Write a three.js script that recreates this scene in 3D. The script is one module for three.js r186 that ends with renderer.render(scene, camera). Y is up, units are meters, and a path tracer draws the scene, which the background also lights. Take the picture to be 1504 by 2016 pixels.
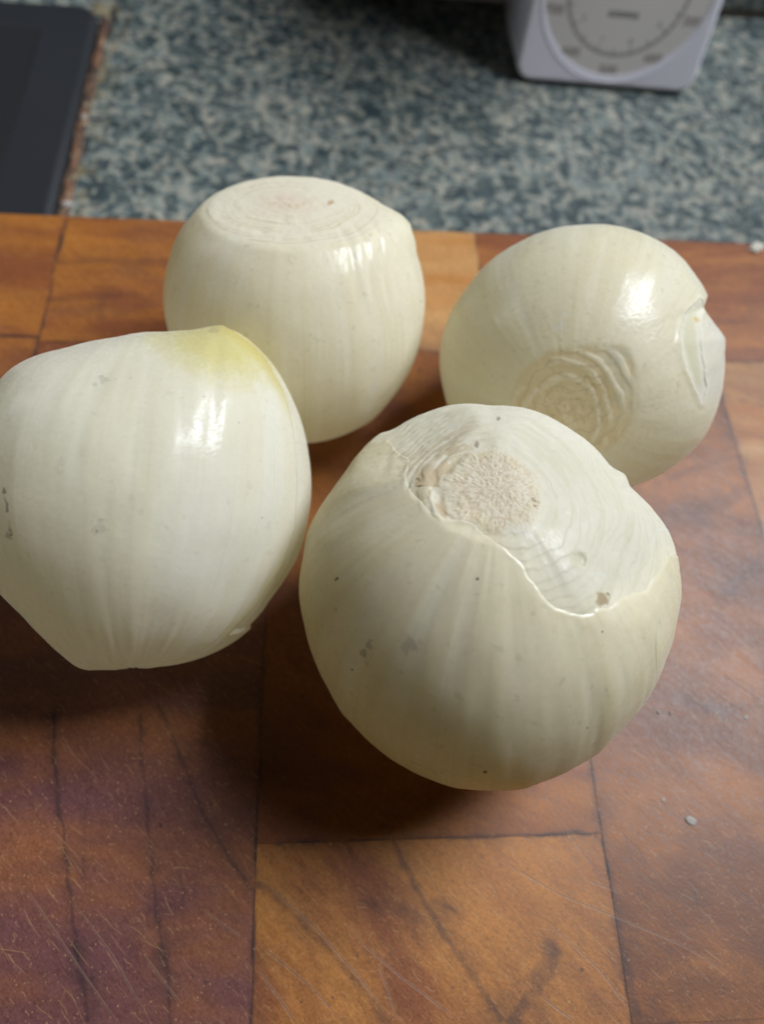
import * as THREE from 'three';
import { RoundedBoxGeometry } from 'three/addons/geometries/RoundedBoxGeometry.js';
import { RectAreaLightUniformsLib } from 'three/addons/lights/RectAreaLightUniformsLib.js';

// ---------------------------------------------------------------- camera, light, exposure
const scene = new THREE.Scene();
const camera = new THREE.PerspectiveCamera(66.08, 763 / 1024, 0.01, 20);
camera.position.set(0, 0.247, 0);
camera.up.set(0.0838, 0.4777, 0.8745);
{ // the axes of a hand-held phone, looking steeply down on the board
  const right = new THREE.Vector3(0.9958, 0.0838, 0.0377), up = new THREE.Vector3(-0.0069, 0.4777, -0.8785), back = new THREE.Vector3(-0.0916, 0.8745, 0.4763);
  camera.quaternion.setFromRotationMatrix(new THREE.Matrix4().makeBasis(right.normalize(), up.normalize(), back.normalize())).normalize();
}
camera.focus = 0.165;
camera.userData.fStop = 9.5;
scene.background = new THREE.Color(0.020, 0.0185, 0.016);

const renderer = new THREE.WebGLRenderer();
renderer.toneMapping = THREE.LinearToneMapping;
renderer.toneMappingExposure = 1;
renderer.shadowMap.enabled = true;
RectAreaLightUniformsLib.init();
const WINDOW = { x: 0.58, y: 0.98, z: -0.37, w: 0.54, h: 0.72, power: 30.5, color: [0.89, 0.955, 1.05] };
const ADDED_WINDOW = { x: -0.85, y: 0.42, z: -0.62, w: 0.26, h: 0.42, power: 2.2, color: [0.86, 0.93, 1.0] };  // added, unseen: gives the onions glint and fill light from the left

// ---------------------------------------------------------------- helpers
function rng(seed) { let a = seed >>> 0; return () => { a = (a + 0x6d2b79f5) | 0; let t = Math.imul(a ^ (a >>> 15), 1 | a); t = (t + Math.imul(t ^ (t >>> 7), 61 | t)) ^ t; return ((t ^ (t >>> 14)) >>> 0) / 4294967296; }; }
const clamp = (x, a = 0, b = 1) => Math.min(b, Math.max(a, x));
const sstep = (a, b, x) => { const t = clamp((x - a) / (b - a)); return t * t * (3 - 2 * t); };
const lerp = (a, b, t) => a + (b - a) * t;
const mix3 = (a, b, t) => [lerp(a[0], b[0], t), lerp(a[1], b[1], t), lerp(a[2], b[2], t)];
const LAT = new Float32Array(4096), PERM = new Uint16Array(8192);
{ const R = rng(77), p = []; for (let i = 0; i < 4096; i++) { LAT[i] = R(); p.push(i); } for (let i = 4095; i > 0; i--) { const j = Math.floor(R() * (i + 1)), t = p[i]; p[i] = p[j]; p[j] = t; } for (let i = 0; i < 8192; i++) PERM[i] = p[i & 4095]; }
function plane(i, j, k, u, v) {
  const a = PERM[k & 4095], b0 = PERM[a + (j & 4095)], b1 = PERM[a + ((j + 1) & 4095)], i0 = i & 4095, i1 = (i + 1) & 4095;
  const p = LAT[PERM[b0 + i0]], q = LAT[PERM[b1 + i0]], l = p + (LAT[PERM[b0 + i1]] - p) * u, m = q + (LAT[PERM[b1 + i1]] - q) * u;
  return l + (m - l) * v;
}
function noise(x, y, z) { // value noise in space, 0..1
  const i = Math.floor(x), j = Math.floor(y), k = Math.floor(z);
  let u = x - i, v = y - j, w = z - k; u = u * u * (3 - 2 * u); v = v * v * (3 - 2 * v); w = w * w * (3 - 2 * w);
  const a = plane(i, j, k, u, v); return a + (plane(i, j, k + 1, u, v) - a) * w;
}
function noise2(x, y, seed = 0) { const i = Math.floor(x), j = Math.floor(y); let u = x - i, v = y - j; u = u * u * (3 - 2 * u); v = v * v * (3 - 2 * v); return plane(i, j, Math.floor(seed * 10), u, v); }
function fbm(x, y, z, n = 4) { let s = 0, a = 0.5, t = 0; for (let i = 0; i < n; i++) { s += a * noise(x, y, z); t += a; a *= 0.5; x = x * 2.03 + 17.1; y = y * 2.03 + 5.7; z = z * 2.03 + 9.2; } return s / t; }
function fbm2(x, y, seed = 0, n = 4) { let s = 0, a = 0.5, t = 0; for (let i = 0; i < n; i++) { s += a * noise2(x, y, seed + i * 3.3); t += a; a *= 0.5; x = x * 2.03 + 17.1; y = y * 2.03 + 5.7; } return s / t; }
const enc = (c) => { c = clamp(c); return Math.round(255 * (c <= 0.0031308 ? c * 12.92 : 1.055 * Math.pow(c, 1 / 2.4) - 0.055)); };
function dataTex(w, h, at, { srgb = false, repeat = false } = {}) { // at(u, v) -> rgb
  const d = new Uint8Array(w * h * 4);
  for (let y = 0, o = 0; y < h; y++) for (let x = 0; x < w; x++, o += 4) {
    const c = at((x + 0.5) / w, (y + 0.5) / h, x, y);
    for (let k = 0; k < 3; k++) d[o + k] = srgb ? enc(c[k]) : Math.round(255 * clamp(c[k]));
    d[o + 3] = 255;
  }
  const t = new THREE.DataTexture(d, w, h, THREE.RGBAFormat);
  if (srgb) t.colorSpace = THREE.SRGBColorSpace;
  t.magFilter = THREE.LinearFilter; t.minFilter = THREE.LinearFilter;
  t.wrapS = t.wrapT = repeat ? THREE.RepeatWrapping : THREE.ClampToEdgeWrapping;
  t.needsUpdate = true;
  return t;
}
const V3 = (x, y, z) => new THREE.Vector3(x, y, z);
function group(name, label, category, pos, grp) {
  const g = new THREE.Group(); g.name = name; g.position.set(...pos); g.userData = { label, category };
  if (grp) g.userData.group = grp;
  scene.add(g); return g;
}
function part(name, geo, mat, parent) {
  const m = new THREE.Mesh(geo, mat); m.name = name; m.castShadow = m.receiveShadow = true; parent.add(m); return m;
}
function polySD(P, x, y) { // signed distance to a closed polygon, negative inside
  let d = 1e9, inside = false;
  for (let i = 0, j = P.length - 1; i < P.length; j = i++) {
    const ax = P[j][0], ay = P[j][1], bx = P[i][0], by = P[i][1], ex = bx - ax, ey = by - ay, wx = x - ax, wy = y - ay;
    const t = clamp((wx * ex + wy * ey) / (ex * ex + ey * ey)), qx = wx - ex * t, qy = wy - ey * t;
    d = Math.min(d, qx * qx + qy * qy);
    if ((ay > y) !== (by > y) && x < ax + (y - ay) / (by - ay) * ex) inside = !inside;
  }
  d = Math.sqrt(d); return inside ? -d : d;
}
function lineSD(P, x, y) {
  let d = 1e9;
  for (let i = 1; i < P.length; i++) {
    const ax = P[i - 1][0], ay = P[i - 1][1], ex = P[i][0] - ax, ey = P[i][1] - ay, wx = x - ax, wy = y - ay;
    const t = clamp((wx * ex + wy * ey) / (ex * ex + ey * ey)), qx = wx - ex * t, qy = wy - ey * t;
    d = Math.min(d, qx * qx + qy * qy);
  }
  return Math.sqrt(d);
}

// ---------------------------------------------------------------- worktop, upstand, hob
const BOARD = 0.032; // height of the board's top
const laminate = (() => {
  const W = 2048, H = 1352, MX = 1.0, MZ = 0.66; // metres that the sheet covers
  const R = rng(11), lay = new Float32Array(W * H * 3);
  const flakes = [[0.25, 0.27, 0.225], [0.33, 0.315, 0.25], [0.195, 0.23, 0.205], [0.40, 0.37, 0.285], [0.155, 0.19, 0.175]];
  for (let y = 0; y < H; y++) for (let x = 0; x < W; x++) {
    const wx = 0.95 * x + 7 * (noise2(x / 11, y / 11, 1.5) - 0.5), wy = 0.95 * y + 7 * (noise2(x / 11, y / 11, 2.5) - 0.5), p = wx * 0.90 + wy * 0.44, q = -wx * 0.44 + wy * 0.90;
    let c = mix3([0.032, 0.046, 0.044], [0.088, 0.110, 0.101], sstep(0.25, 0.75, 0.6 * noise2(p / 13, q / 7, 3.5) + 0.4 * noise2(p / 5, q / 4, 4.5)));
    for (let k = 0; k < 3; k++) { // three sheets of pressed flakes, each with its own grain
      const a = [0.25, -0.55, 1.1][k], u = p * Math.cos(a) + q * Math.sin(a), v = q * Math.cos(a) - p * Math.sin(a), n = 0.62 * noise2(u / 10.5, v / 5.6, 10 + k) + 0.38 * noise2(u / 4.4, v / 3.2, 20 + k);
      c = mix3(c, flakes[Math.floor(noise2(u / 15, v / 12, 30 + k) * 4.99)], 0.68 * sstep(0.560, 0.645, n + 0.10 * (noise2(x / 60, y / 45, 60) - 0.5)));
      c = mix3(c, [0.022, 0.040, 0.050], 0.6 * sstep(0.64, 0.72, 0.65 * noise2(u / 8, v / 4.6, 40 + k) + 0.35 * noise2(u / 3.5, v / 3, 50 + k)));
    }
    const X = x / W > 0.5 ? x / W - 1 : x / W, Z = (y / H) * MZ - MZ, e = X + 0.1065 - 0.02 * (Z + 0.28) * -0.5; // old cooking stains along the hob
    if (Z > -0.44 && Z < -0.2) { const n = fbm2(X * 300, Z * 130, 6.5, 4); c = mix3(c, [0.24, 0.18, 0.085], 0.65 * sstep(0.013, 0.002, e) * (e > -0.01 ? 1 : 0) * sstep(0.40, 0.62, n)); c = mix3(c, [0.030, 0.014, 0.010], 0.8 * sstep(0.006, 0.001, e) * (e > -0.01 ? 1 : 0) * sstep(0.50, 0.66, fbm2(X * 260, Z * 90, 9.5, 4))); }
    const g = 0.72 + 0.15 * R(), o = (y * W + x) * 3; lay[o] = c[0] * g; lay[o + 1] = c[1] * g; lay[o + 2] = c[2] * g;
  }
  const tex = dataTex(W, H, (u, v, x, y) => { const o = (y * W + x) * 3; return [lay[o], lay[o + 1], lay[o + 2]]; }, { srgb: true, repeat: true });
  const rough = dataTex(512, 512, (u, v) => { const n = 0.42 + 0.22 * fbm2(u * 9, v * 9, 2.5, 4); return [n, n, n]; }, { repeat: true });
  return { mat: new THREE.MeshPhysicalMaterial({ map: tex, roughnessMap: rough, roughness: 1, specularIntensity: 0.8 }), MX, MZ };
})();
function uvMetres(geo, fu, fv) {
  const p = geo.attributes.position, uv = new Float32Array(p.count * 2);
  for (let i = 0; i < p.count; i++) { uv[2 * i] = fu(p.getX(i), p.getY(i), p.getZ(i)); uv[2 * i + 1] = fv(p.getX(i), p.getY(i), p.getZ(i)); }
  geo.setAttribute('uv', new THREE.BufferAttribute(uv, 2)); return geo;
}
{
  const g = new THREE.BoxGeometry(1.5, 0.036, 0.64); g.translate(0, -0.018, -0.465 + 0.32);
  uvMetres(g, (x) => x / laminate.MX, (x, y, z) => z / laminate.MZ);
  const m = part('worktop', g, laminate.mat, scene); m.userData.kind = 'structure';
  const u = new RoundedBoxGeometry(1.5, 0.10, 0.018, 2, 0.002); u.translate(0, 0.0525, -0.476);
  uvMetres(u, (x) => x / laminate.MX + 0.31, (x, y) => y / laminate.MZ + 0.2);
  const um = part('wall_upstand', u, laminate.mat, scene); um.userData.kind = 'structure';
}
{
  const hob = group('hob', 'black hob set into the worktop at the back left corner of the picture', 'hob', [-0.36, 0, -0.24]);
  const X = (x) => x + 0.36, Z = (z) => z + 0.24;
  const frameMat = new THREE.MeshPhysicalMaterial({ color: new THREE.Color(0.0165, 0.0175, 0.0195), roughness: 0.5,
    roughnessMap: dataTex(256, 256, (u, v) => { const n = 0.8 + 0.35 * (fbm2(u * 8, v * 8, 1.5, 4) - 0.5); return [n, n, n]; }, { repeat: true }) });
  const glassMat = new THREE.MeshPhysicalMaterial({ color: new THREE.Color(0.015, 0.0155, 0.0165), roughness: 0.42 });
  const rr = (x0, z0, x1, z1, r) => { const s = new THREE.Shape(); s.moveTo(x0 + r, z0); s.lineTo(x1 - r, z0); s.absarc(x1 - r, z0 + r, r, -Math.PI / 2, 0); s.lineTo(x1, z1 - r); s.absarc(x1 - r, z1 - r, r, 0, Math.PI / 2); s.lineTo(x0 + r, z1); s.absarc(x0 + r, z1 - r, r, Math.PI / 2, Math.PI); s.lineTo(x0, z0 + r); s.absarc(x0 + r, z0 + r, r, Math.PI, 1.5 * Math.PI); return s; };
  // shape coordinates: x, and minus z
  const outer = rr(X(-0.62), -Z(-0.05), X(-0.1125), -Z(-0.4215), 0.008), inner = rr(X(-0.60), -Z(-0.07), X(-0.1325), -Z(-0.4045), 0.006);
  outer.holes.push(inner);
  const fg = new THREE.ExtrudeGeometry(outer, { depth: 0.0008, bevelEnabled: true, bevelThickness: 0.0030, bevelSize: 0.0040, bevelSegments: 6, curveSegments: 10 });
  fg.rotateX(-Math.PI / 2); fg.translate(0, 0.0030, 0);
  part('hob_frame', fg, frameMat, hob);
  const gg = new RoundedBoxGeometry(0.472, 0.0024, 0.339, 2, 0.001); gg.translate(X(-0.3645), 0.0052, Z(-0.239));
  part('glass_plate', gg, glassMat, hob);
  // dirty sealant along the right-hand edge
  const n = 160, k = 12, pos = [], idx = [], uv = [];
  for (let i = 0; i <= n; i++) for (let j = 0; j <= k; j++) {
    const t = i / n, z = lerp(-0.245, -0.4235, t), w = 0.0024 + 0.0018 * fbm2(t * 14, 0.5, 4.5, 3) + 0.001 * sstep(0.55, 0.1, t), a = Math.PI * j / k;
    const h = 0.0017 * (0.55 + 0.8 * noise2(t * 40, j * 0.4, 6.5));
    pos.push(X(-0.1085) + w * 0.5 - Math.cos(a) * (w * 0.5 + 0.0006), 0.0002 + Math.sin(a) * h, Z(z)); uv.push(j / k, t);
    if (i < n && j < k) { const p = i * (k + 1) + j; idx.push(p, p + k + 1, p + 1, p + 1, p + k + 1, p + k + 2); }
  }
  const sg = new THREE.BufferGeometry(); sg.setAttribute('position', new THREE.Float32BufferAttribute(pos, 3)); sg.setAttribute('uv', new THREE.Float32BufferAttribute(uv, 2)); sg.setIndex(idx); sg.computeVertexNormals();
  const st = dataTex(64, 1024, (u, v) => {
    const a = fbm2(u * 3, v * 30, 1.5, 4), b = fbm2(u * 5, v * 55, 8.5, 3);
    let c = mix3([0.030, 0.012, 0.008], [0.13, 0.058, 0.026], sstep(0.35, 0.62, a));
    c = mix3(c, [0.26, 0.20, 0.11], sstep(0.60, 0.74, b) * 0.7);
    return mix3(c, [0.015, 0.012, 0.010], sstep(0.62, 0.75, fbm2(u * 4, v * 24, 12.5, 3)));
  }, { srgb: true });
  part('sealant_bead', sg, new THREE.MeshStandardMaterial({ map: st, roughness: 0.75, side: THREE.DoubleSide }), hob);
}

// ---------------------------------------------------------------- chopping board
{
  const board = group('chopping_board', 'worn brown wooden chopping board of glued blocks under the four onions', 'chopping board', [0.02, 0.006, -0.08]);
  const OX = 0.02, OZ = -0.08, H = BOARD - 0.006;
  const core = new RoundedBoxGeometry(0.3378, H - 0.0046, 0.3212, 3, 0.002); core.translate(0, (H - 0.0046) / 2, -0.00175);
  const coreM = part('board_core', core, new THREE.MeshStandardMaterial({ color: new THREE.Color(0.16, 0.055, 0.018), roughness: 0.6 }), board);
  // marks on the top, in metres: dark cracks and stained grain lines, knife cuts
  const dark = [
    { p: [[-0.067, -0.055], [-0.065, -0.0432], [-0.0588, -0.0213], [-0.0555, -0.008], [-0.0536, -0.0015], [-0.0486, 0.0137]], w: 0.0007, a: 0.85 },
    { p: [[-0.0445, -0.055], [-0.0428, -0.0427], [-0.0378, -0.0184], [-0.0355, -0.006], [-0.033, 0.0014], [-0.030, 0.016]], w: 0.0006, a: 0.7 },
    { p: [[-0.0400, -0.0575], [-0.0356, -0.0491], [-0.0264, -0.0298], [-0.019, -0.0185], [-0.0135, -0.0119]], w: 0.0007, a: 0.75 },
    { p: [[-0.0560, -0.036], [-0.0548, -0.024], [-0.0535, -0.016]], w: 0.0004, a: 0.45 },
    { p: [[-0.0310, -0.0165], [-0.0295, -0.0115], [-0.0300, -0.0085]], w: 0.0009, a: 0.6 },
    { p: [[-0.0540, -0.0015], [-0.0508, 0.0045]], w: 0.0009, a: 0.7 },
    { p: [[-0.0340, 0.001], [-0.0325, 0.0045]], w: 0.0022, a: 0.6 },
    { p: [[-0.0490, 0.0055], [-0.048, 0.0085]], w: 0.0008, a: 0.5 },
    { p: [[0.0218, -0.0216], [0.0225, -0.0208], [0.0275, -0.010], [0.0305, -0.0048], [0.0355, 0.003], [0.0394, 0.0084], [0.0457, 0.0179]], w: 0.0011, a: 0.7 },
    { p: [[-0.0117, -0.013], [-0.004, -0.0068], [0.0044, 0.0007], [0.012, 0.009], [0.0184, 0.0167]], w: 0.0013, a: 0.55 },
    { p: [[0.0600, 0.0045], [0.0545, 0.011], [0.0481, 0.018]], w: 0.0026, a: 0.75 },
    { p: [[0.0125, -0.0085], [0.017, -0.0075]], w: 0.0008, a: 0.5 }, { p: [[0.023, -0.0055], [0.027, -0.004]], w: 0.0022, a: 0.5 },
    { p: [[0.034, -0.0065], [0.0365, -0.0055]], w: 0.0009, a: 0.6 },
    { p: [[0.0765, -0.001], [0.0772, 0.008], [0.0778, 0.0175]], w: 0.0016, a: 0.7 },
    { p: [[0.040, -0.0222], [0.073, -0.0222]], w: 0.0007, a: 0.85 },
    { p: [[0.0762, -0.038], [0.0756, -0.030], [0.0752, -0.022]], w: 0.0012, a: 0.5 },
    { p: [[0.098, -0.0075], [0.0985, -0.005]], w: 0.0005, a: 0.7 },
    { p: [[0.1135, -0.1289], [0.130, -0.135], [0.1455, -0.140]], w: 0.0015, a: 0.4 }, { p: [[0.1100, -0.112], [0.125, -0.118], [0.141, -0.124]], w: 0.0045, a: 0.55 }, { p: [[0.123, -0.083], [0.133, -0.094], [0.1425, -0.100]], w: 0.0035, a: 0.5 }, { p: [[0.108, -0.0555], [0.118, -0.0535], [0.129, -0.0545]], w: 0.0030, a: 0.5 },
    { p: [[0.1455, -0.168], [0.1455, -0.150], [0.1450, -0.125]], w: 0.0011, a: 0.55 },
    { p: [[0.1455, -0.166], [0.157, -0.162], [0.17, -0.158]], w: 0.0008, a: 0.6 }, { p: [[0.147, -0.150], [0.158, -0.147], [0.17, -0.1435]], w: 0.0009, a: 0.4 },
    { p: [[-0.0905, -0.2185], [-0.075, -0.2205], [-0.05, -0.221], [-0.03, -0.2215]], w: 0.0022, a: 0.42 },
    { p: [[-0.0905, -0.2005], [-0.072, -0.203], [-0.062, -0.2045]], w: 0.0016, a: 0.35 },
    { p: [[-0.0735, -0.199], [-0.072, -0.191]], w: 0.0018, a: 0.45 },
    { p: [[0.0385, -0.1824], [0.0600, -0.1822]], w: 0.001, a: 0.7 },
  ];
  const cuts = [
    [[0.0458, -0.0182], [0.0552, -0.0128], [0.063, -0.0082], [0.0752, -0.0032], [0.092, 0.0041], [0.1046, 0.0111]], [[0.0665, -0.0245], [0.0712, -0.0165], [0.078, -0.0085]],
    [[0.0705, -0.0112], [0.0775, -0.0085], [0.0805, -0.0072]], [[-0.0117, -0.0142], [0.002, -0.003], [0.013, 0.0085], [0.0195, 0.0165]], [[0.0105, -0.0015], [0.022, 0.008], [0.036, 0.0178]],
    [[0.0168, 0.0045], [0.021, 0.0165]], [[-0.0118, -0.0005], [0.002, 0.010], [0.008, 0.0165]], [[-0.0118, 0.0045], [-0.002, 0.0165]], [[-0.0570, -0.012], [-0.045, 0.001], [-0.036, 0.0135]],
    [[-0.0680, -0.015], [-0.052, 0.0035], [-0.040, 0.017]], [[-0.0385, 0.0005], [-0.028, 0.012]], [[-0.0255, -0.008], [-0.014, -0.0005]], [[0.0605, -0.001], [0.0705, 0.0085], [0.0775, 0.018]],
    [[0.0945, -0.0075], [0.098, -0.0055]], [[0.0915, 0.0005], [0.0955, 0.0035]], [[0.0555, 0.0135], [0.063, 0.019]], [[0.1135, -0.061], [0.1245, -0.052]], [[0.119, -0.065], [0.131, -0.055]],
  ];
  const O1 = [0.280, 0.101, 0.019], O2 = [0.345, 0.136, 0.030], RB = [0.175, 0.054, 0.018], PU = [0.108, 0.040, 0.026], DK = [0.030, 0.018, 0.019], TAN = [0.39, 0.205, 0.072];
  // name tone: [light, dark, how much dark]; ring centre for the grain bands
  const blocks = [
    { x: [-0.149, -0.0915], z: [-0.2425, -0.184], c: [O1, RB, 0.45], k: 4, rc: [-0.1, -0.30], rings: 0.25 },
    { x: [-0.0915, -0.014], z: [-0.2425, -0.182], c: [O1, RB, 0.42], k: 4, rc: [-0.06, -0.45], rings: 0.35 },
    { x: [-0.014, 0.064], z: [-0.2425, -0.182], c: [TAN, O2, 0.4], k: 4, rc: [0.02, -0.40], rings: 0.2 },
    { x: [0.064, 0.189], z: [-0.2425, -0.181], c: [O2, RB, 0.5], k: 4, rc: [0.1, -0.42], rings: 0.3 },
    { x: [-0.149, -0.0915], z: [-0.184, 0.079], c: [O1, RB, 0.55], k: 4, rc: [-0.1, 0.1], rings: 0.3 },
    { x: [-0.0915, -0.0125], z: [-0.182, -0.096], c: [O1, RB, 0.55], k: 5, rc: [-0.05, 0.0], rings: 0.3 },
    { x: [-0.0915, -0.0125], z: [-0.096, 0.079], c: [[0.225, 0.080, 0.030], [0.120, 0.045, 0.042], 0.55], hair: 0.12, k: 8, rc: [-0.055, -0.14], rings: 0.3 },
    { x: [-0.0125, 0.0765], z: [-0.182, -0.022], c: [O1, RB, 0.65], k: 6, rc: [0.03, -0.3], rings: 0.25 },
    { x: [-0.0125, 0.0765], z: [-0.022, 0.079], c: [O2, RB, 0.34], k: 8.5, rc: [0.03, 0.2], rings: 0.12 },
    { x: [0.0765, 0.1455], z: [-0.181, 0.0202], c: [[0.265, 0.092, 0.019], [0.135, 0.045, 0.013], 0.45], pu: [0.115, 0.040, 0.014], k: 8, rc: [0.05, 0.10], rings: 0.4 },
    { x: [0.1455, 0.189], z: [-0.181, 0.0202], c: [TAN, O1, 0.45], k: 6, rc: [0.15, -0.4], rings: 0.6 },
    { x: [0.0765, 0.189], z: [0.0202, 0.079], c: [O1, RB, 0.5], k: 5, rc: [0.1, 0.2], rings: 0.2 },
  ];
  const lie = [0.05, 0.02, 0.0, -0.05, 0.1, 0.0, 0.06, 0.3, 0.95, 0.30, 0.22, 0.4], stretch = [3, 3.5, 4, 3, 3, 3, 2.6, 3, 2.6, 1.7, 6, 3];
  blocks.forEach((b, bi) => {
    const [x0, x1] = b.x, [z0, z1] = b.z, w = x1 - x0, d = z1 - z0, px = b.k * 1000, W = Math.round(w * px), D = Math.round(d * px), R = rng(100 + bi);
    const col = new Float32Array(W * D * 3), bmp = new Float32Array(W * D).fill(0.5), rgh = new Float32Array(W * D);
    const mine = dark.filter((m) => m.p.some(([x, z]) => x > x0 - 0.01 && x < x1 + 0.01 && z > z0 - 0.01 && z < z1 + 0.01));
    for (let y = 0; y < D; y++) for (let x = 0; x < W; x++) {
      const X = x0 + (x + 0.5) / px, Z = z0 + (y + 0.5) / px, s = bi * 7.31 + 0.5;
      const ca = Math.cos(lie[bi]), sa = Math.sin(lie[bi]), wv = 0.004 * (fbm2(X * 60, Z * 60, s + 21, 2) - 0.5), al = (X * ca + Z * sa) / stretch[bi], ac = Z * ca - X * sa + wv, big = fbm2(al * 62 + s, ac * 62, s, 4), med = fbm2(al * 150, ac * 190 + s, s + 3, 4), hair = fbm2(al * 260, ac * 1500, s + 15, 3), u = (X + Z) * 0.707, v = (X - Z) * 0.707;
      const streak = fbm2(u * 160, v * 1100, s + 5, 3), fine = noise2(X * 2600, Z * 2600, s), fine2 = noise2(u * 900, v * 4200, s + 9);
      const rr = Math.hypot(X - b.rc[0], Z - b.rc[1]) + 0.012 * (fbm2(X * 50, Z * 50, s + 2, 3) - 0.5);
      const ring = Math.pow(0.5 + 0.5 * Math.sin(rr * 380 + 2.2 * Math.sin(rr * 150)), 1.6);
      let f = b.c[2] + 1.7 * (big - 0.5) + 0.8 * (med - 0.5) + 0.35 * b.rings * (ring - 0.4) + (b.hair ?? 0.28) * (hair - 0.5);
      f = sstep(-0.05, 1.05, f);
      let c = mix3(b.c[0], b.c[1], f);
      c = mix3(c, b.pu ?? PU, 0.40 * sstep(0.54, 0.78, fbm2(al * 110 + 9, ac * 80, s + 11, 4)));
      const g = 1 + 0.18 * (streak - 0.5) + 0.34 * (fine - 0.5) + 0.24 * (fine2 - 0.5);
      c = [c[0] * g, c[1] * g, c[2] * g];
      for (const m of mine) {
        const wob = 0.0016 * (fbm2(X * 260, Z * 260, 3.5, 3) - 0.5), dd = lineSD(m.p, X + wob, Z + wob * 0.7), ww = m.w * (0.5 + 1.1 * noise2(X * 420, Z * 420, 5.5));
        c = mix3(c, DK, m.a * (0.48 * sstep(ww, ww * 0.2, dd) + 0.38 * sstep(m.w * 5.5, 0, dd) * clamp(fbm2(X * 300, Z * 300, 8.5, 3) * 2.2 - 0.5)));
      }
      const ed = Math.min(X - x0, x1 - X, Z - z0, z1 - Z); // old staining that crept along the joints
      c = mix3(c, DK, 0.75 * sstep(0.0009, 0.0, ed) * sstep(0.42, 0.66, fbm2(X * 130, Z * 130, s + 33, 3)) + 0.35 * sstep(0.0024, 0.0, ed) * sstep(0.5, 0.7, fbm2(X * 90, Z * 90, s + 37, 3)));
      const o = y * W + x; col[o * 3] = c[0]; col[o * 3 + 1] = c[1]; col[o * 3 + 2] = c[2];
      bmp[o] = 0.5 + 0.05 * (streak - 0.5) + 0.11 * (fine2 - 0.5) + 0.14 * (fine - 0.5);
      rgh[o] = 0.45 + 0.07 * (streak - 0.5) + 0.08 * (fine2 - 0.5) + 0.08 * (fine - 0.5);
    }
    const dab = (X, Z, r, c, a, hb, rg) => { // a round touch of colour and relief
      const cx = (X - x0) * px, cy = (Z - z0) * px, rad = r * px, n = Math.ceil(rad + 1);
      for (let y = Math.max(0, Math.floor(cy - n)); y <= Math.min(D - 1, cy + n); y++) for (let x = Math.max(0, Math.floor(cx - n)); x <= Math.min(W - 1, cx + n); x++) {
        const q = a * clamp(rad + 0.6 - Math.hypot(x + 0.5 - cx, y + 0.5 - cy)); if (q <= 0) continue;
        const o = y * W + x; if (c) for (let k = 0; k < 3; k++) col[o * 3 + k] = lerp(col[o * 3 + k], c[k], q);
        bmp[o] += hb * q; if (rg) rgh[o] = lerp(rgh[o], rg, q);
      }
    };
    const stroke = (p, r, c, a, hb, fade = true) => {
      let L = 0; for (let i = 1; i < p.length; i++) L += Math.hypot(p[i][0] - p[i - 1][0], p[i][1] - p[i - 1][1]);
      let s = 0;
      for (let i = 1; i < p.length; i++) {
        const l = Math.hypot(p[i][0] - p[i - 1][0], p[i][1] - p[i - 1][1]), n = Math.max(1, Math.ceil(l * px * 1.3));
        for (let j = 0; j < n; j++) { const t = j / n, e = (s + l * t) / L; dab(lerp(p[i - 1][0], p[i][0], t), lerp(p[i - 1][1], p[i][1], t), r, c, a * (fade ? Math.min(1, 5 * e, 5 * (1 - e)) : 1) * (0.65 + 0.5 * R()), hb); }
        s += l;
      }
    };
    const near = b.k >= 8, nS = Math.round(w * d * (near ? 90000 : 26000));
    for (let i = 0; i < nS; i++) { // knife scores, mostly one way
      const X = lerp(x0, x1, R()), Z = lerp(z0, z1, R()), a = 0.80 + 0.30 * (R() + R() - 1) + (R() < 0.1 ? -0.6 : 0), L = 0.0015 + 0.014 * R() * R() * R(), dk = R() < 0.5;
      const bend = 0.0006 * (R() - 0.5);
      stroke([[X, Z], [X + Math.cos(a) * L / 2 + bend, Z + Math.sin(a) * L / 2 - bend], [X + Math.cos(a) * L, Z + Math.sin(a) * L]], 0.00007, dk ? [0.09, 0.04, 0.022] : [0.38, 0.22, 0.10], 0.14 + 0.34 * R(), -0.22);
    }
    const nP = Math.round(w * d * (near ? 260000 : 60000));
    for (let i = 0; i < nP; i++) { // pale and dark pores of the end grain
      const X = lerp(x0, x1, R()), Z = lerp(z0, z1, R()), pale = R() < 0.72;
      stroke([[X, Z], [X + 0.00025 * R(), Z + 0.00035 * R()]], 0.00007 + 0.00007 * R(), pale ? [0.42, 0.24, 0.10] : [0.07, 0.03, 0.02], 0.2 + 0.45 * R() * R(), pale ? -0.05 : -0.2, false);
    }
    for (let i = 0; i < w * d * 2600; i++) dab(lerp(x0, x1, R()), lerp(z0, z1, R()), 0.0002 + 0.0005 * R() * R(), [0.05, 0.026, 0.022], 0.5 * R() + 0.2, -0.1);
    for (const p of cuts) { stroke(p, 0.00010, [0.11, 0.05, 0.03], 0.45, -0.6); stroke(p.map(([x, z]) => [x + 0.00014, z - 0.00016]), 0.00006, [0.46, 0.32, 0.20], 0.33, 0.12); }
    const map = dataTex(W, D, (u, v, x, y) => { const o = ((D - 1 - y) * W + x) * 3; return [col[o], col[o + 1], col[o + 2]]; }, { srgb: true });
    const bump = dataTex(W, D, (u, v, x, y) => { const q = bmp[(D - 1 - y) * W + x]; return [q, q, q]; });
    const rough = dataTex(W, D, (u, v, x, y) => { const q = rgh[(D - 1 - y) * W + x]; return [q, q, q]; });
    const mat = new THREE.MeshPhysicalMaterial({ map, bumpMap: bump, bumpScale: 0.00010, roughnessMap: rough, roughness: 1, specularIntensity: 0.62 });
    const gap = 0.00001, g = new RoundedBoxGeometry(w - 2 * gap, 0.0045, d - 2 * gap, 2, 0.00005);
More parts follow.
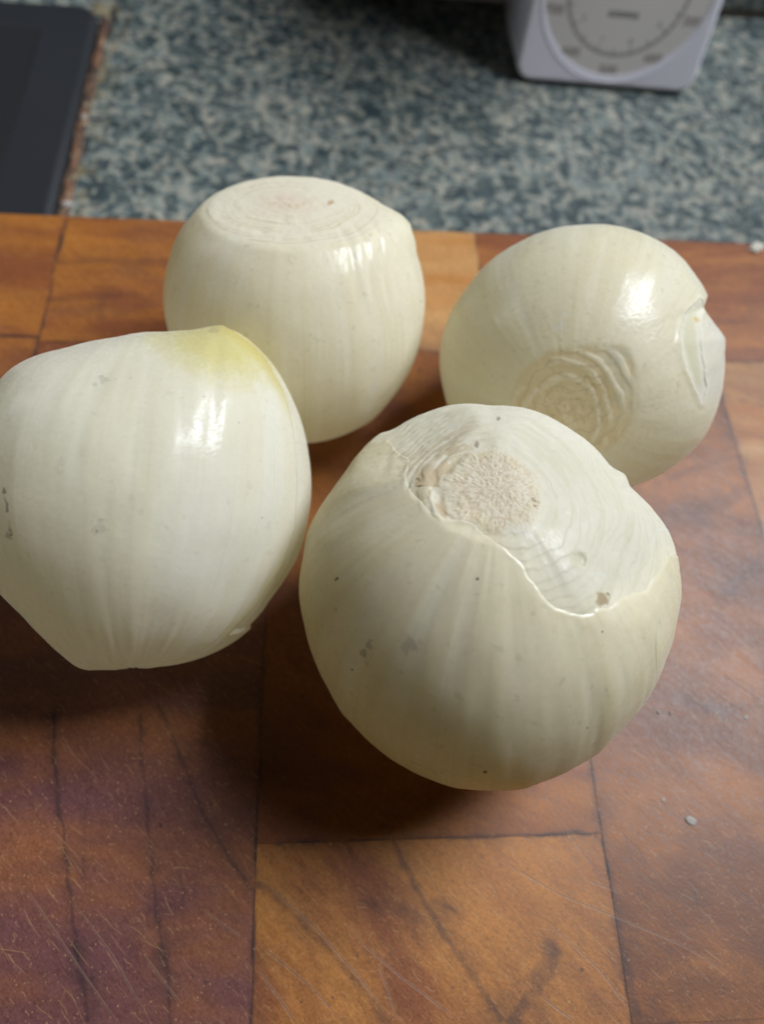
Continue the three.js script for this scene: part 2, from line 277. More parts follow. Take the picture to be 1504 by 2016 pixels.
    g.translate((x0 + x1) / 2 - OX, H - 0.00225 - 0.00006 * (bi % 3), (z0 + z1) / 2 - OZ);
    uvMetres(g, (x) => (x + OX - x0) / w, (x, y, z) => 1 - (z + OZ - z0) / d);
    part('wood_block', g, mat, board);
  });
}

// ---------------------------------------------------------------- onions
// A peeled onion is one closed surface round its centre: an outline seen across its axis, bulges, flat knife cuts, torn steps.
function makeOnion(o) {
  const C = V3(...o.centre), V = V3(...o.toward).normalize(), er = V3(...o.right); er.addScaledVector(V, -er.dot(V)).normalize();
  const eu = new THREE.Vector3().crossVectors(V, er), D = o.reach, ax = V3(0, 0, 0).addScaledVector(er, o.axis[0]).addScaledVector(eu, o.axis[1]).addScaledVector(V, o.axis[2]).normalize();
  const t1 = new THREE.Vector3().crossVectors(ax, Math.abs(ax.y) < 0.9 ? V3(0, 1, 0) : V3(1, 0, 0)).normalize(), t2 = new THREE.Vector3().crossVectors(ax, t1);
  const S = 720, fine = new Float32Array(S), soft = new Float32Array(S), L = o.outline;
  for (let i = 0; i < S; i++) {
    const a = i * 360 / S; let j = 0; while (j < L.length && L[j][0] <= a) j++;
    const p = L[(j - 1 + L.length) % L.length], q = L[j % L.length], span = (q[0] - p[0] + 360) % 360 || 360, t = ((a - p[0] + 360) % 360) / span;
    fine[i] = lerp(p[1], q[1], t) / 1000;
  }
  const blur = (src, n) => { const out = new Float32Array(S); for (let i = 0; i < S; i++) { let s = 0, w = 0; for (let k = -n; k <= n; k++) { const g = Math.exp(-3 * k * k / (n * n)); s += g * src[(i + k + S) % S]; w += g; } out[i] = s / w; } return out; };
  const sharp = blur(fine, o.edge ?? 8), wide = blur(fine, 60); soft.set(wide);
  const cut = o.cuts.map((c) => ({ n: V3(0, 0, 0).addScaledVector(er, c.n[0]).addScaledVector(eu, c.n[1]).addScaledVector(V, c.n[2]).normalize(), d: c.d, s: c.s ?? 0.0003, w: c.w ?? 0 }));
  const info = (x, y, z) => { // everything about the direction (x, y, z) from the centre
    const a = x * er.x + y * er.y + z * er.z, b = x * eu.x + y * eu.y + z * eu.z, c = x * V.x + y * V.y + z * V.z;
    const ang = (Math.atan2(b, a) / (2 * Math.PI) + 1) % 1 * S, i = Math.floor(ang), t = ang - i, i0 = i % S, i1 = (i + 1) % S;
    const sv = lerp(sharp[i0], sharp[i1], t), wv = lerp(soft[i0], soft[i1], t);
    const sin2 = 1 - c * c, pole = (Math.acos(clamp(c, -1, 1)) - (Math.PI / 2 - Math.asin(wv / D))) * 180 / Math.PI;
    let r = lerp(c > 0 ? o.front : o.back, wv, Math.pow(sin2, 0.8)) + (sv - wv) * Math.exp(-((pole / (o.keen ?? 26)) ** 2)) * sstep(0, 0.4, sin2);
    const pa = Math.acos(clamp(x * ax.x + y * ax.y + z * ax.z, -1, 1)), aa = Math.atan2(x * t2.x + y * t2.y + z * t2.z, x * t1.x + y * t1.y + z * t1.z);
    const q = { a, b, c, pa, aa, x, y, z, r, whole: r, cuts: [] };
    // long shallow ribs from root to neck
    const rib = Math.sin(pa), cx = Math.cos(aa), sx = Math.sin(aa);
    q.rib = (fbm(cx * 5 + 3, sx * 5, pa * 0.7 + 0.5, 3) - 0.5) * rib; q.vein = (noise(cx * 26 + 5, sx * 26, pa * 0.9 + o.seed) - 0.5) * rib;
    r += 0.0008 * q.rib * (o.ribs ?? 1) + 0.000015 * q.vein * (o.ribs ?? 1) + 0.0007 * (fbm(x * 3 + o.seed, y * 3, z * 3 + 0.5, 2) - 0.5);
    q.plain = r;
    cut.forEach((k, n) => {
      const dn = x * k.n.x + y * k.n.y + z * k.n.z; if (dn < 0.2) { q.cuts.push(-1); return; }
      const wave = k.w ? k.w * (fbm(x * 14 + n * 5, y * 14, z * 14 + 0.5, 3) - 0.5) : 0, p = (k.d + wave) / dn;
      q.cuts.push(r - p); // how deep under the uncut surface
      const h = clamp(0.5 + 0.5 * (p - r) / k.s); r = lerp(p, r, h) - k.s * h * (1 - h);
    });
    q.r = r;
    if (o.shape) q.r = o.shape(q);
    q.r -= 0.000028 * Math.max(0.6, o.crinkle ?? 1) * (noise(x * 120, y * 120, z * 120) + noise(x * 230 + 7, y * 230, z * 230) - 1) + 0.00004 * (o.crinkle ?? 0.55) * (noise(x * 46 + 3, y * 46, z * 46) - 0.5);
    return q;
  };
  const g = group(o.name, o.label, 'onion', o.centre, 'peeled onions on the chopping board');
  const mesh = (N, M, radius, sort, mat) => { // sort(q) names the part a place belongs to
    const pos = new Float32Array((N + 1) * (M + 1) * 3), uv = new Float32Array((N + 1) * (M + 1) * 2), kind = [], v = V3(0, 0, 0);
    for (let j = 0, k = 0; j <= M; j++) for (let i = 0; i <= N; i++, k++) {
      const pa = Math.PI * j / M, aa = 2 * Math.PI * (i % N) / N;
      v.copy(ax).multiplyScalar(Math.cos(pa)).addScaledVector(t1, Math.sin(pa) * Math.cos(aa)).addScaledVector(t2, Math.sin(pa) * Math.sin(aa));
      const q = info(v.x, v.y, v.z), r = radius(q);
      pos[k * 3] = v.x * r; pos[k * 3 + 1] = Math.max(v.y * r, BOARD + 0.0001 - C.y); pos[k * 3 + 2] = v.z * r; uv[k * 2] = i / N; uv[k * 2 + 1] = j / M; kind.push(sort(q));
    }
    const faces = {};
    for (let j = 0; j < M; j++) for (let i = 0; i < N; i++) {
      const a = j * (N + 1) + i, b = a + 1, c = a + N + 1, d = c + 1, f = faces[kind[a]] ??= [];
      if (j > 0) f.push(a, c, b); if (j < M - 1) f.push(b, c, d);
    }
    const whole = new THREE.BufferGeometry(); whole.setAttribute('position', new THREE.BufferAttribute(pos, 3)); whole.setIndex(Object.values(faces).flat()); whole.computeVertexNormals();
    const nrm = whole.attributes.normal.array;
    for (let j = 0; j <= M; j++) for (let k = 0; k < 3; k++) { const a = (j * (N + 1)) * 3 + k, b = (j * (N + 1) + N) * 3 + k, s = (nrm[a] + nrm[b]) / 2; nrm[a] = nrm[b] = s; }
    for (const name of Object.keys(faces)) {
      if (name === 'none') continue;
      const at = new Map(), P = [], Nn = [], U = [], I = [];
      for (const i of faces[name]) { let n = at.get(i); if (n === undefined) { n = at.size; at.set(i, n); P.push(pos[i * 3], pos[i * 3 + 1], pos[i * 3 + 2]); Nn.push(nrm[i * 3], nrm[i * 3 + 1], nrm[i * 3 + 2]); U.push(uv[i * 2], uv[i * 2 + 1]); } I.push(n); }
      const geo = new THREE.BufferGeometry(); geo.setAttribute('position', new THREE.Float32BufferAttribute(P, 3)); geo.setAttribute('normal', new THREE.Float32BufferAttribute(Nn, 3)); geo.setAttribute('uv', new THREE.Float32BufferAttribute(U, 2)); geo.setIndex(I);
      const m = part(name, geo, mat, g); if (o.partLabels?.[name]) m.userData.label = o.partLabels[name];
    }
  };
  const skin = (W, H, look) => {
    const v = V3(0, 0, 0), rough = new Uint8Array(W * H * 4);
    const map = dataTex(W, H, (uu, vv, px, py) => {
      const pa = Math.PI * vv, aa = 2 * Math.PI * uu;
      v.copy(ax).multiplyScalar(Math.cos(pa)).addScaledVector(t1, Math.sin(pa) * Math.cos(aa)).addScaledVector(t2, Math.sin(pa) * Math.sin(aa));
      const q = info(v.x, v.y, v.z), [c, coat] = look(q), k = (py * W + px) * 4; const wet = 1.35 * coat * (0.5 + 1.0 * sstep(0.30, 0.62, 0.55 * noise(v.x * 170, v.y * 170, v.z * 170) + 0.45 * noise(v.x * 75, v.y * 75, v.z * 75))); rough[k] = rough[k + 1] = rough[k + 2] = Math.round(255 * clamp(wet)); rough[k + 3] = 255;
      return c;
    }, { srgb: true });
    map.wrapS = THREE.RepeatWrapping;
    const ct = new THREE.DataTexture(rough, W, H, THREE.RGBAFormat); ct.magFilter = ct.minFilter = THREE.LinearFilter; ct.wrapS = THREE.RepeatWrapping; ct.needsUpdate = true;
    return new THREE.MeshPhysicalMaterial({ map, roughness: 0.95, specularIntensity: 0.3, transmission: 0.52, thickness: 0, clearcoat: 1, clearcoatMap: ct, clearcoatRoughness: 0.25, ior: 1.4 });
  };
  return { g, mesh, skin, info };
}
const CREAM = [0.865, 0.805, 0.615], PALE = [0.88, 0.85, 0.73], GREEN = [0.745, 0.675, 0.41], YELLOW = [0.68, 0.56, 0.15], ROOT = [0.66, 0.54, 0.38], TANR = [0.47, 0.36, 0.19], GREY = [0.20, 0.19, 0.16];
function fleshColor(q, seed) {
  let c = mix3(CREAM, GREEN, 0.16 * sstep(0.0, 0.3, q.vein) + 0.38 * sstep(0.0, 0.25, q.rib));
  c = mix3(c, PALE, 0.60 * sstep(0.0, 0.2, -q.rib) + 0.2 * noise(q.x * 9, q.y * 9, q.z * 9 + seed));
  const fib = noise(Math.cos(q.aa) * 75, Math.sin(q.aa) * 75, q.pa * 1.3 + seed); c = mix3(c, [0.60, 0.57, 0.34], 0.20 * sstep(0.70, 0.84, fib) * Math.sin(q.pa) * (0.3 + 0.7 * noise(q.x * 6 + seed, q.y * 6, q.z * 6)));
  const m = fbm(q.x * 40 + seed, q.y * 40, q.z * 40 + 0.5, 3), k = 0.96 + 0.08 * m; c = [c[0] * k, c[1] * k, c[2] * k];
  return mix3(c, [0.45, 0.40, 0.26], 0.22 * sstep(0.70, 0.8, fbm(q.x * 21 + seed, q.y * 21, q.z * 21 + 0.5, 3)));
}
const spot = (q, a, b, r, w = 0) => { const n = w ? w * (fbm2(q.a * 60, q.b * 60, 2.5, 3) - 0.5) : 0; return q.c > 0 ? sstep(r, r * 0.4, Math.hypot(q.a - a, q.b - b) + n) : 0; };

// --- front onion: root end up, outer layer torn away round it
{
  const OPEN = [[-0.071, 0.32], [-0.03, 0.275], [0.014, 0.248], [0.077, 0.208], [0.112, 0.172], [0.139, 0.143], [0.168, 0.10], [0.2, 0.059], [0.218, 0.02], [0.24, -0.004], [0.272, -0.035], [0.303, -0.046], [0.345, -0.066], [0.388, -0.072], [0.432, -0.068], [0.443, -0.052], [0.455, -0.047], [0.523, -0.036], [0.555, -0.018], [0.583, 0.0], [0.625, 0.008], [0.658, 0.018], [0.70, 0.026], [0.725, 0.04], [0.757, 0.086], [0.80, 0.13], [0.86, 0.20], [0.95, 0.22], [1.2, 0.3], [1.2, 1.3], [-0.75, 1.3], [-0.62, 0.78], [-0.50, 0.80], [-0.43, 0.72], [-0.387, 0.67], [-0.375, 0.555], [-0.335, 0.47], [-0.296, 0.422], [-0.24, 0.38], [-0.18, 0.346]];
  const SECOND = [[0.06, 0.32], [0.115, 0.285], [0.15, 0.278], [0.184, 0.252], [0.24, 0.20], [0.288, 0.155], [0.34, 0.12], [0.394, 0.102], [0.46, 0.12], [0.55, 0.10], [0.66, 0.14], [0.74, 0.20], [0.80, 0.33], [1.2, 0.4], [1.2, 1.3], [-0.5, 1.3], [-0.3, 0.6], [-0.1, 0.4]];
  const open = (q) => q.c > -0.25 ? polySD(OPEN, q.a + 0.03 * (fbm2(q.a * 11, q.b * 11, 1.5, 2) - 0.5), q.b + 0.03 * (fbm2(q.a * 11 + 9, q.b * 11, 3.5, 2) - 0.5)) : (q.b > 0.5 ? -0.1 : 0.2);
  const scarD = (q) => { const n = [0.029, 0.494, 0.869], d = Math.acos(clamp(q.a * n[0] + q.b * n[1] + q.c * n[2], -1, 1)); return d; };
  const scarR = (q) => { const t = Math.atan2(q.b - 0.494, q.a - 0.03); return 0.212 + 0.05 * (fbm2(Math.cos(t) * 3 + 5, Math.sin(t) * 3, 0.5, 3) - 0.5); };
  const F = makeOnion({
    name: 'peeled_onion', label: 'largest peeled onion in the front, with a pitted tan root scar on top', seed: 3.7, ribs: 1.3, crinkle: 0.12, edge: 6,
    centre: [0.0429, 0.0755, -0.0702], toward: [-0.2256, 0.9017, 0.3691], right: [0.9958, 0.0838, 0.0377], reach: 0.1902, front: 0.0437, back: 0.0435, axis: [0.05, 0.5, 0.86],
    outline: [[2, 42.2], [9, 42.4], [19, 42.7], [27, 42.1], [39, 41], [42, 42.3], [47, 41.2], [56, 42.7], [64, 43.8], [72, 44.8], [79, 45.6], [88, 45.5], [96, 46.5], [103, 46.8], [110, 46.7], [117, 46.2], [120, 46.1], [123, 47], [126, 46.7], [138, 45.6], [151, 45.6], [160, 46], [171, 45.7], [178, 45.3], [189, 44.2], [203, 43.8], [217, 43.7], [231, 43.2], [245, 43.2], [258, 43.4], [269, 43.1], [278, 42.5], [290, 41.6], [305, 40.8], [317, 40.6], [328, 40.6], [340, 40.8], [351, 41.3]],
    cuts: [{ n: [0.029, 0.494, 0.869], d: 0.0426, s: 0.0006, w: 0.0003 }, { n: [0.40, 0.52, 0.75], d: 0.0410, s: 0.0012, w: 0.0004 }, { n: [-0.36, 0.74, 0.57], d: 0.0432, s: 0.001, w: 0.0005 }, { n: [0.62, 0.20, 0.76], d: 0.0412, s: 0.001, w: 0.0003 }],
    shape: (q) => {
      let r = q.r; const sd = open(q), d = scarD(q), sR = scarR(q);
      if (sd < 0.05) {
        // onion layers cut across: low terraces round the scar
        const wob = 0.16 * (fbm2(q.a * 5, q.b * 5, 4.5, 4) - 0.5), e = (d + wob) / 0.052, fr = e - Math.floor(e), rough = sstep(0.3, -0.3, q.a - 0.02);
        q.terr = fr; q.ringOn = sstep(sR, sR + 0.05, d) * sstep(0.03, 0, sd);
        r += q.ringOn * (0.00006 + 0.00010 * rough) * (sstep(0.0, 0.85, fr) - sstep(0.86, 1, fr) - 0.4);
        r += q.ringOn * rough * 0.0008 * (fbm2(d * 30, 2.6 * Math.atan2(q.b - 0.494, q.a - 0.03) + 20, 6.5, 3) - 0.5) * sstep(0.55, 0.3, d);
        const pit = polySD([[0.335, 0.165], [0.355, 0.195], [0.39, 0.205], [0.43, 0.196], [0.432, 0.165], [0.42, 0.135], [0.395, 0.132], [0.36, 0.145]], q.a, q.b);
        if (q.c > 0) r -= 0.00055 * sstep(0.006, -0.02, pit) * sstep(0.32, 0.42, q.a);
        // the root scar: a raised, pitted disc
        const k = sstep(sR + 0.04, sR - 0.03, d);
        r += k * (0.0001 + 0.00022 * (noise(q.x * 80, q.y * 80, q.z * 80) - 0.5) + 0.00020 * (noise(q.x * 120 + 4, q.y * 120, q.z * 120) - 0.5)) - 0.0002 * sstep(0.05, 0, Math.abs(d - sR - 0.035)) * sstep(0.1, -0.1, q.a - 0.05);
      }
      return r;
    },
    partLabels: { root_scar: 'round tan root scar with pitted grainy surface', outer_layer: 'outer fleshy layer with a torn upper edge' },
  });
  const mat = F.skin(2048, 1024, (q) => {
    const sd = open(q), d = scarD(q), sR = scarR(q); let c = fleshColor(q, 3.7), coat = 0.45;
    if (sd < 0.03) {
      const on = sstep(0.02, -0.01, sd); c = mix3(c, [0.85, 0.81, 0.69], 0.6 * on); coat = lerp(coat, 0.10 + 0.22 * noise2(q.a * 60, q.b * 60, 4.5), on);
      const glintD = Math.abs(polySD(SECOND, q.a + 0.02 * (noise2(q.a * 20, q.b * 20, 1.5) - 0.5), q.b)); c = mix3(c, [0.86, 0.86, 0.80], 0.6 * on * sstep(0.009, 0.002, glintD) * sstep(0.05, 0.12, q.a) * sstep(0.42, 0.55, fbm2(q.a * 16, q.b * 16, 8.5, 3))); // glint along the edge of the next thin skin, painted as a pale line
      const arc = Math.atan2(q.b - 0.494, q.a - 0.03), left = sstep(0.15, -0.25, q.a) * sstep(0.62, 0.26, d);
      c = mix3(c, [0.62, 0.49, 0.30], on * left * 0.85 * sstep(0.40, 0.60, fbm2(d * 34, arc * 3 + 20, 3.5, 4)));
      c = mix3(c, [0.58, 0.56, 0.40], on * (q.ringOn ?? 0) * 0.30 * sstep(0.78, 0.90, q.terr ?? 0) * noise2(q.a * 9, q.b * 9, 17.5) * 1.5 * sstep(1, 0.93, q.terr ?? 0));
      c = mix3(c, [0.66, 0.64, 0.44], 0.5 * spot(q, 0.39, 0.168, 0.06, 0.02));
      c = mix3(c, [0.70, 0.66, 0.46], 0.30 * sstep(0.5, 0.7, fbm2(d * 26, arc * 2 + 9, 9.5, 3)) * on);
      const k = sstep(sR + 0.04, sR - 0.035, d + 0.05 * (noise2(q.a * 45, q.b * 45, 5.5) - 0.5)), n1 = noise(q.x * 80, q.y * 80, q.z * 80), n2 = noise(q.x * 150, q.y * 150, q.z * 150);
      let s = mix3([0.76, 0.63, 0.46], [0.86, 0.77, 0.61], sstep(0.25, 0.62, n1)); s = mix3(s, [0.48, 0.37, 0.24], 0.5 * sstep(0.70, 0.86, n2));
      s = mix3(s, [0.70, 0.62, 0.34], 0.4 * sstep(sR - 0.075, sR - 0.02, d) * noise2(q.a * 18, q.b * 18, 1.5));
      c = mix3(c, s, k * 0.78); coat = lerp(coat, 0.08, k);
      c = mix3(c, [0.44, 0.34, 0.20], 0.5 * sstep(0.03, 0.0, Math.abs(d - sR - 0.012)) * sstep(0.5, 0.72, fbm2(q.a * 30, q.b * 30, 5.5, 3)) * sstep(0.15, -0.1, q.a));
      for (const [a, b, r] of [[0.21, 0.445, 0.017], [0.214, 0.415, 0.012], [-0.307, 0.522, 0.010], [-0.05, 0.70, 0.011], [0.05, 0.84, 0.012], [0.0, 0.64, 0.010]]) c = mix3(c, [0.24, 0.18, 0.12], 0.6 * spot(q, a, b, r, 0.045));
      c = mix3(c, [0.42, 0.31, 0.17], 0.8 * spot(q, 0.488, 0.0, 0.042, 0.05)); c = mix3(c, [0.30, 0.26, 0.18], 0.8 * spot(q, 0.52, 0.02, 0.013, 0.02));
    }
    return [c, coat];
  });
  F.mesh(720, 440, (q) => q.r, (q) => scarD(q) < scarR(q) ? 'root_scar' : 'inner_layer', mat);
  const outer = F.skin(1536, 768, (q) => {
    let c = fleshColor(q, 8.1), coat = 0.5 + 0.3 * noise(q.x * 30, q.y * 30, q.z * 30);
    c = mix3(c, [0.87, 0.84, 0.73], 0.3 * sstep(0.015, 0.0, open(q)));
    c = mix3(c, GREEN, 0.30 * sstep(0.35, 0.95, q.a * 0.8 - q.b * 0.2) + 0.25 * sstep(0.5, 0.9, -q.a));
    c = mix3(c, [0.24, 0.20, 0.15], 0.42 * spot(q, -0.57, -0.245, 0.022, 0.05) + 0.36 * spot(q, -0.535, -0.205, 0.020, 0.05) + 0.2 * spot(q, -0.70, -0.05, 0.018, 0.02) + 0.28 * spot(q, -0.355, -0.2, 0.05, 0.06));
    for (const [a, b, r] of [[-0.681, 0.089, 0.011], [-0.69, 0.083, 0.008], [-0.643, -0.33, 0.007], [0.476, -0.143, 0.006], [-0.051, 0.08, 0.007], [-0.035, -0.797, 0.012], [-0.645, -0.13, 0.005], [0.44, -0.6, 0.006]]) c = mix3(c, [0.10, 0.085, 0.06], 0.85 * spot(q, a, b, r, 0.01));
    c = mix3(c, [0.40, 0.38, 0.22], 0.5 * sstep(0.006, 0.001, Math.abs(q.a - 0.80 - 0.04 * Math.sin(q.b * 9))) * sstep(-0.45, -0.3, q.b) * sstep(-0.1, -0.25, q.b));
    return [c, coat];
  });
  F.mesh(640, 400, (q) => q.r + clamp(open(q) * 0.022, -0.0022, 0.00008 + 0.00024 * sstep(-0.05, 0.30, q.a) * (1 + (1.6 * noise2(q.a * 17, q.b * 17, 31.5) - 0.8) * sstep(0.09, 0.0, open(q)))), (q) => open(q) < -0.06 ? 'none' : 'outer_layer', outer);
}

// --- left onion: lying with both ends cut, neck away from the viewer
{
  const seam = [[0.378, 0.893], [0.446, 0.819], [0.567, 0.734], [0.619, 0.672], [0.699, 0.553], [0.742, 0.432], [0.784, 0.288], [0.813, 0.048], [0.803, -0.192], [0.737, -0.403], [0.586, -0.614], [0.425, -0.768]];
  const F = makeOnion({
    name: 'peeled_onion_001', label: 'peeled onion at the left edge lying on its side, its cut neck tinged yellow green', seed: 6.2, ribs: 0.9,
    centre: [-0.0402, 0.073, -0.0991], toward: [0.1969, 0.8521, 0.4853], right: [0.9958, 0.0838, 0.0377], reach: 0.2042, front: 0.0415, back: 0.0412, axis: [0.08, 0.99, -0.05], keen: 20,
    outline: [[4, 41.4], [14, 41.9], [25, 43.1], [34, 44.3], [43, 45.2], [51, 46.3], [58, 46.9], [63, 46.9], [67, 46], [71, 43.9], [75, 42.1], [84, 40.1], [93, 39.3], [101, 38.5], [110, 38.6], [119, 39.3], [128, 40.8], [135, 41.7], [141, 41.7], [150, 41.6], [163, 41.3], [177, 41.2], [193, 41], [207, 40.5], [217, 39.9], [225, 39.9], [235, 41.2], [243, 42.9], [249, 44.1], [252, 44], [258, 43], [265, 42.3], [274, 42.2], [284, 42.6], [292, 42.4], [300, 42], [310, 41.4], [318, 40.6], [327, 40.8], [335, 40.9], [344, 40.8], [354, 41]],
    cuts: [{ n: [-0.08, -0.985, 0.0], d: 0.0420, s: 0.0004, w: 0.0014 }, { n: [-0.2, 0.97, -0.1], d: 0.0385, s: 0.003, w: 0.0015 }],
    shape: (q) => {
      const side = q.a - 0.0, s = lineSD(seam, q.a, q.b); q.seam = s;
      const out = q.c > 0 && q.a > 0.2 ? polySD([...seam, [1.3, -0.9], [1.3, 1.2]], q.a, q.b) : 0.3; q.out = out;
      let r = q.r - 0.00075 * sstep(0.004, -0.012, out);
      r -= 0.00055 * sstep(-0.45, -0.9, q.b) * (noise2(q.aa * 9 + 3, q.pa * 0.6, 41.5) + 0.6 * noise2(q.aa * 22, q.pa * 0.8, 43.5) - 0.8);
      if (q.c > 0) r -= 0.0005 * Math.exp(-(((q.a - 0.33 + 0.1 * (0.6 - q.b)) / 0.035) ** 2)) * sstep(0.15, 0.4, q.b) * sstep(0.95, 0.7, q.b) * 0.7; // fold that splits the shine
      return r;
    },
    partLabels: { cut_neck: 'flat cut neck with a yellow green rim', cut_root: 'flat cut root end' },
  });
  const mat = F.skin(1280, 640, (q) => {
    let c = mix3(fleshColor(q, 6.2), PALE, 0.35), coat = 0.7 - 0.35 * noise(q.x * 34, q.y * 34, q.z * 34);
    const yg = Math.max(spot(q, 0.42, 0.90, 0.46, 0.10) * 0.95, spot(q, 0.16, 0.90, 0.24, 0.1) * 0.55);
    c = mix3(c, [0.70, 0.62, 0.22], 0.9 * yg * sstep(0.2, 0.6, 0.35 + fbm2(q.a * 9, q.b * 9, 3.5, 3)));
    c = mix3(c, YELLOW, 0.85 * sstep(0.075, 0.0, q.seam) * (sstep(0.35, 0.6, q.b) + 0.5 * sstep(-0.1, -0.4, q.b)) * sstep(-0.1, 0.08, q.out + 0.03));
    c = mix3(c, [0.52, 0.42, 0.16], 0.75 * sstep(0.013, 0.0, q.seam) * (q.c > 0 ? 1 : 0) * (0.4 + 0.6 * noise2(q.a * 30, q.b * 12, 2.5)));
    if (q.b < -0.3) c = mix3(c, [0.55, 0.45, 0.19], 0.5 * sstep(0.58, 0.75, noise2(q.aa * 22, q.pa * 2, 3.5)) * sstep(0.5, 0.8, q.a) * sstep(-0.3, -0.6, q.b));
    c = mix3(c, [0.50, 0.42, 0.20], 0.6 * spot(q, 0.34, 0.865, 0.03, 0.03));
    for (const [a, b, r, s] of [[-0.22, -0.156, 0.045, 0.25], [-0.213, 0.59, 0.035, 0.3], [-0.25, 0.56, 0.02, 0.3], [-0.23, -0.17, 0.008, 0.7], [0.27, 0.48, 0.010, 0.6], [0.44, 0.36, 0.006, 0.7], [0.58, -0.12, 0.006, 0.6], [0.72, -0.02, 0.006, 0.6]]) c = mix3(c, [0.26, 0.22, 0.16], 0.8 * s * spot(q, a, b, r, r * 1.6));
    if (q.c > 0) c = mix3(c, [0.24, 0.22, 0.16], 0.75 * sstep(0.012, 0.002, lineSD([[-0.665, 0.03], [-0.655, -0.04], [-0.64, -0.13], [-0.632, -0.19]], q.a + 0.02 * (noise2(q.a * 70, q.b * 70, 1.5) - 0.5), q.b)) * sstep(0.3, 0.6, noise2(q.b * 40, 3.5, 1.5)) + 0.5 * spot(q, -0.645, -0.2, 0.03, 0.03));
    return [c, coat];
  });
  F.mesh(640, 400, (q) => q.r, (q) => q.cuts[0] > 0.0002 ? 'cut_root' : q.cuts[1] > 0.0008 ? 'cut_neck' : 'flesh', mat);
}

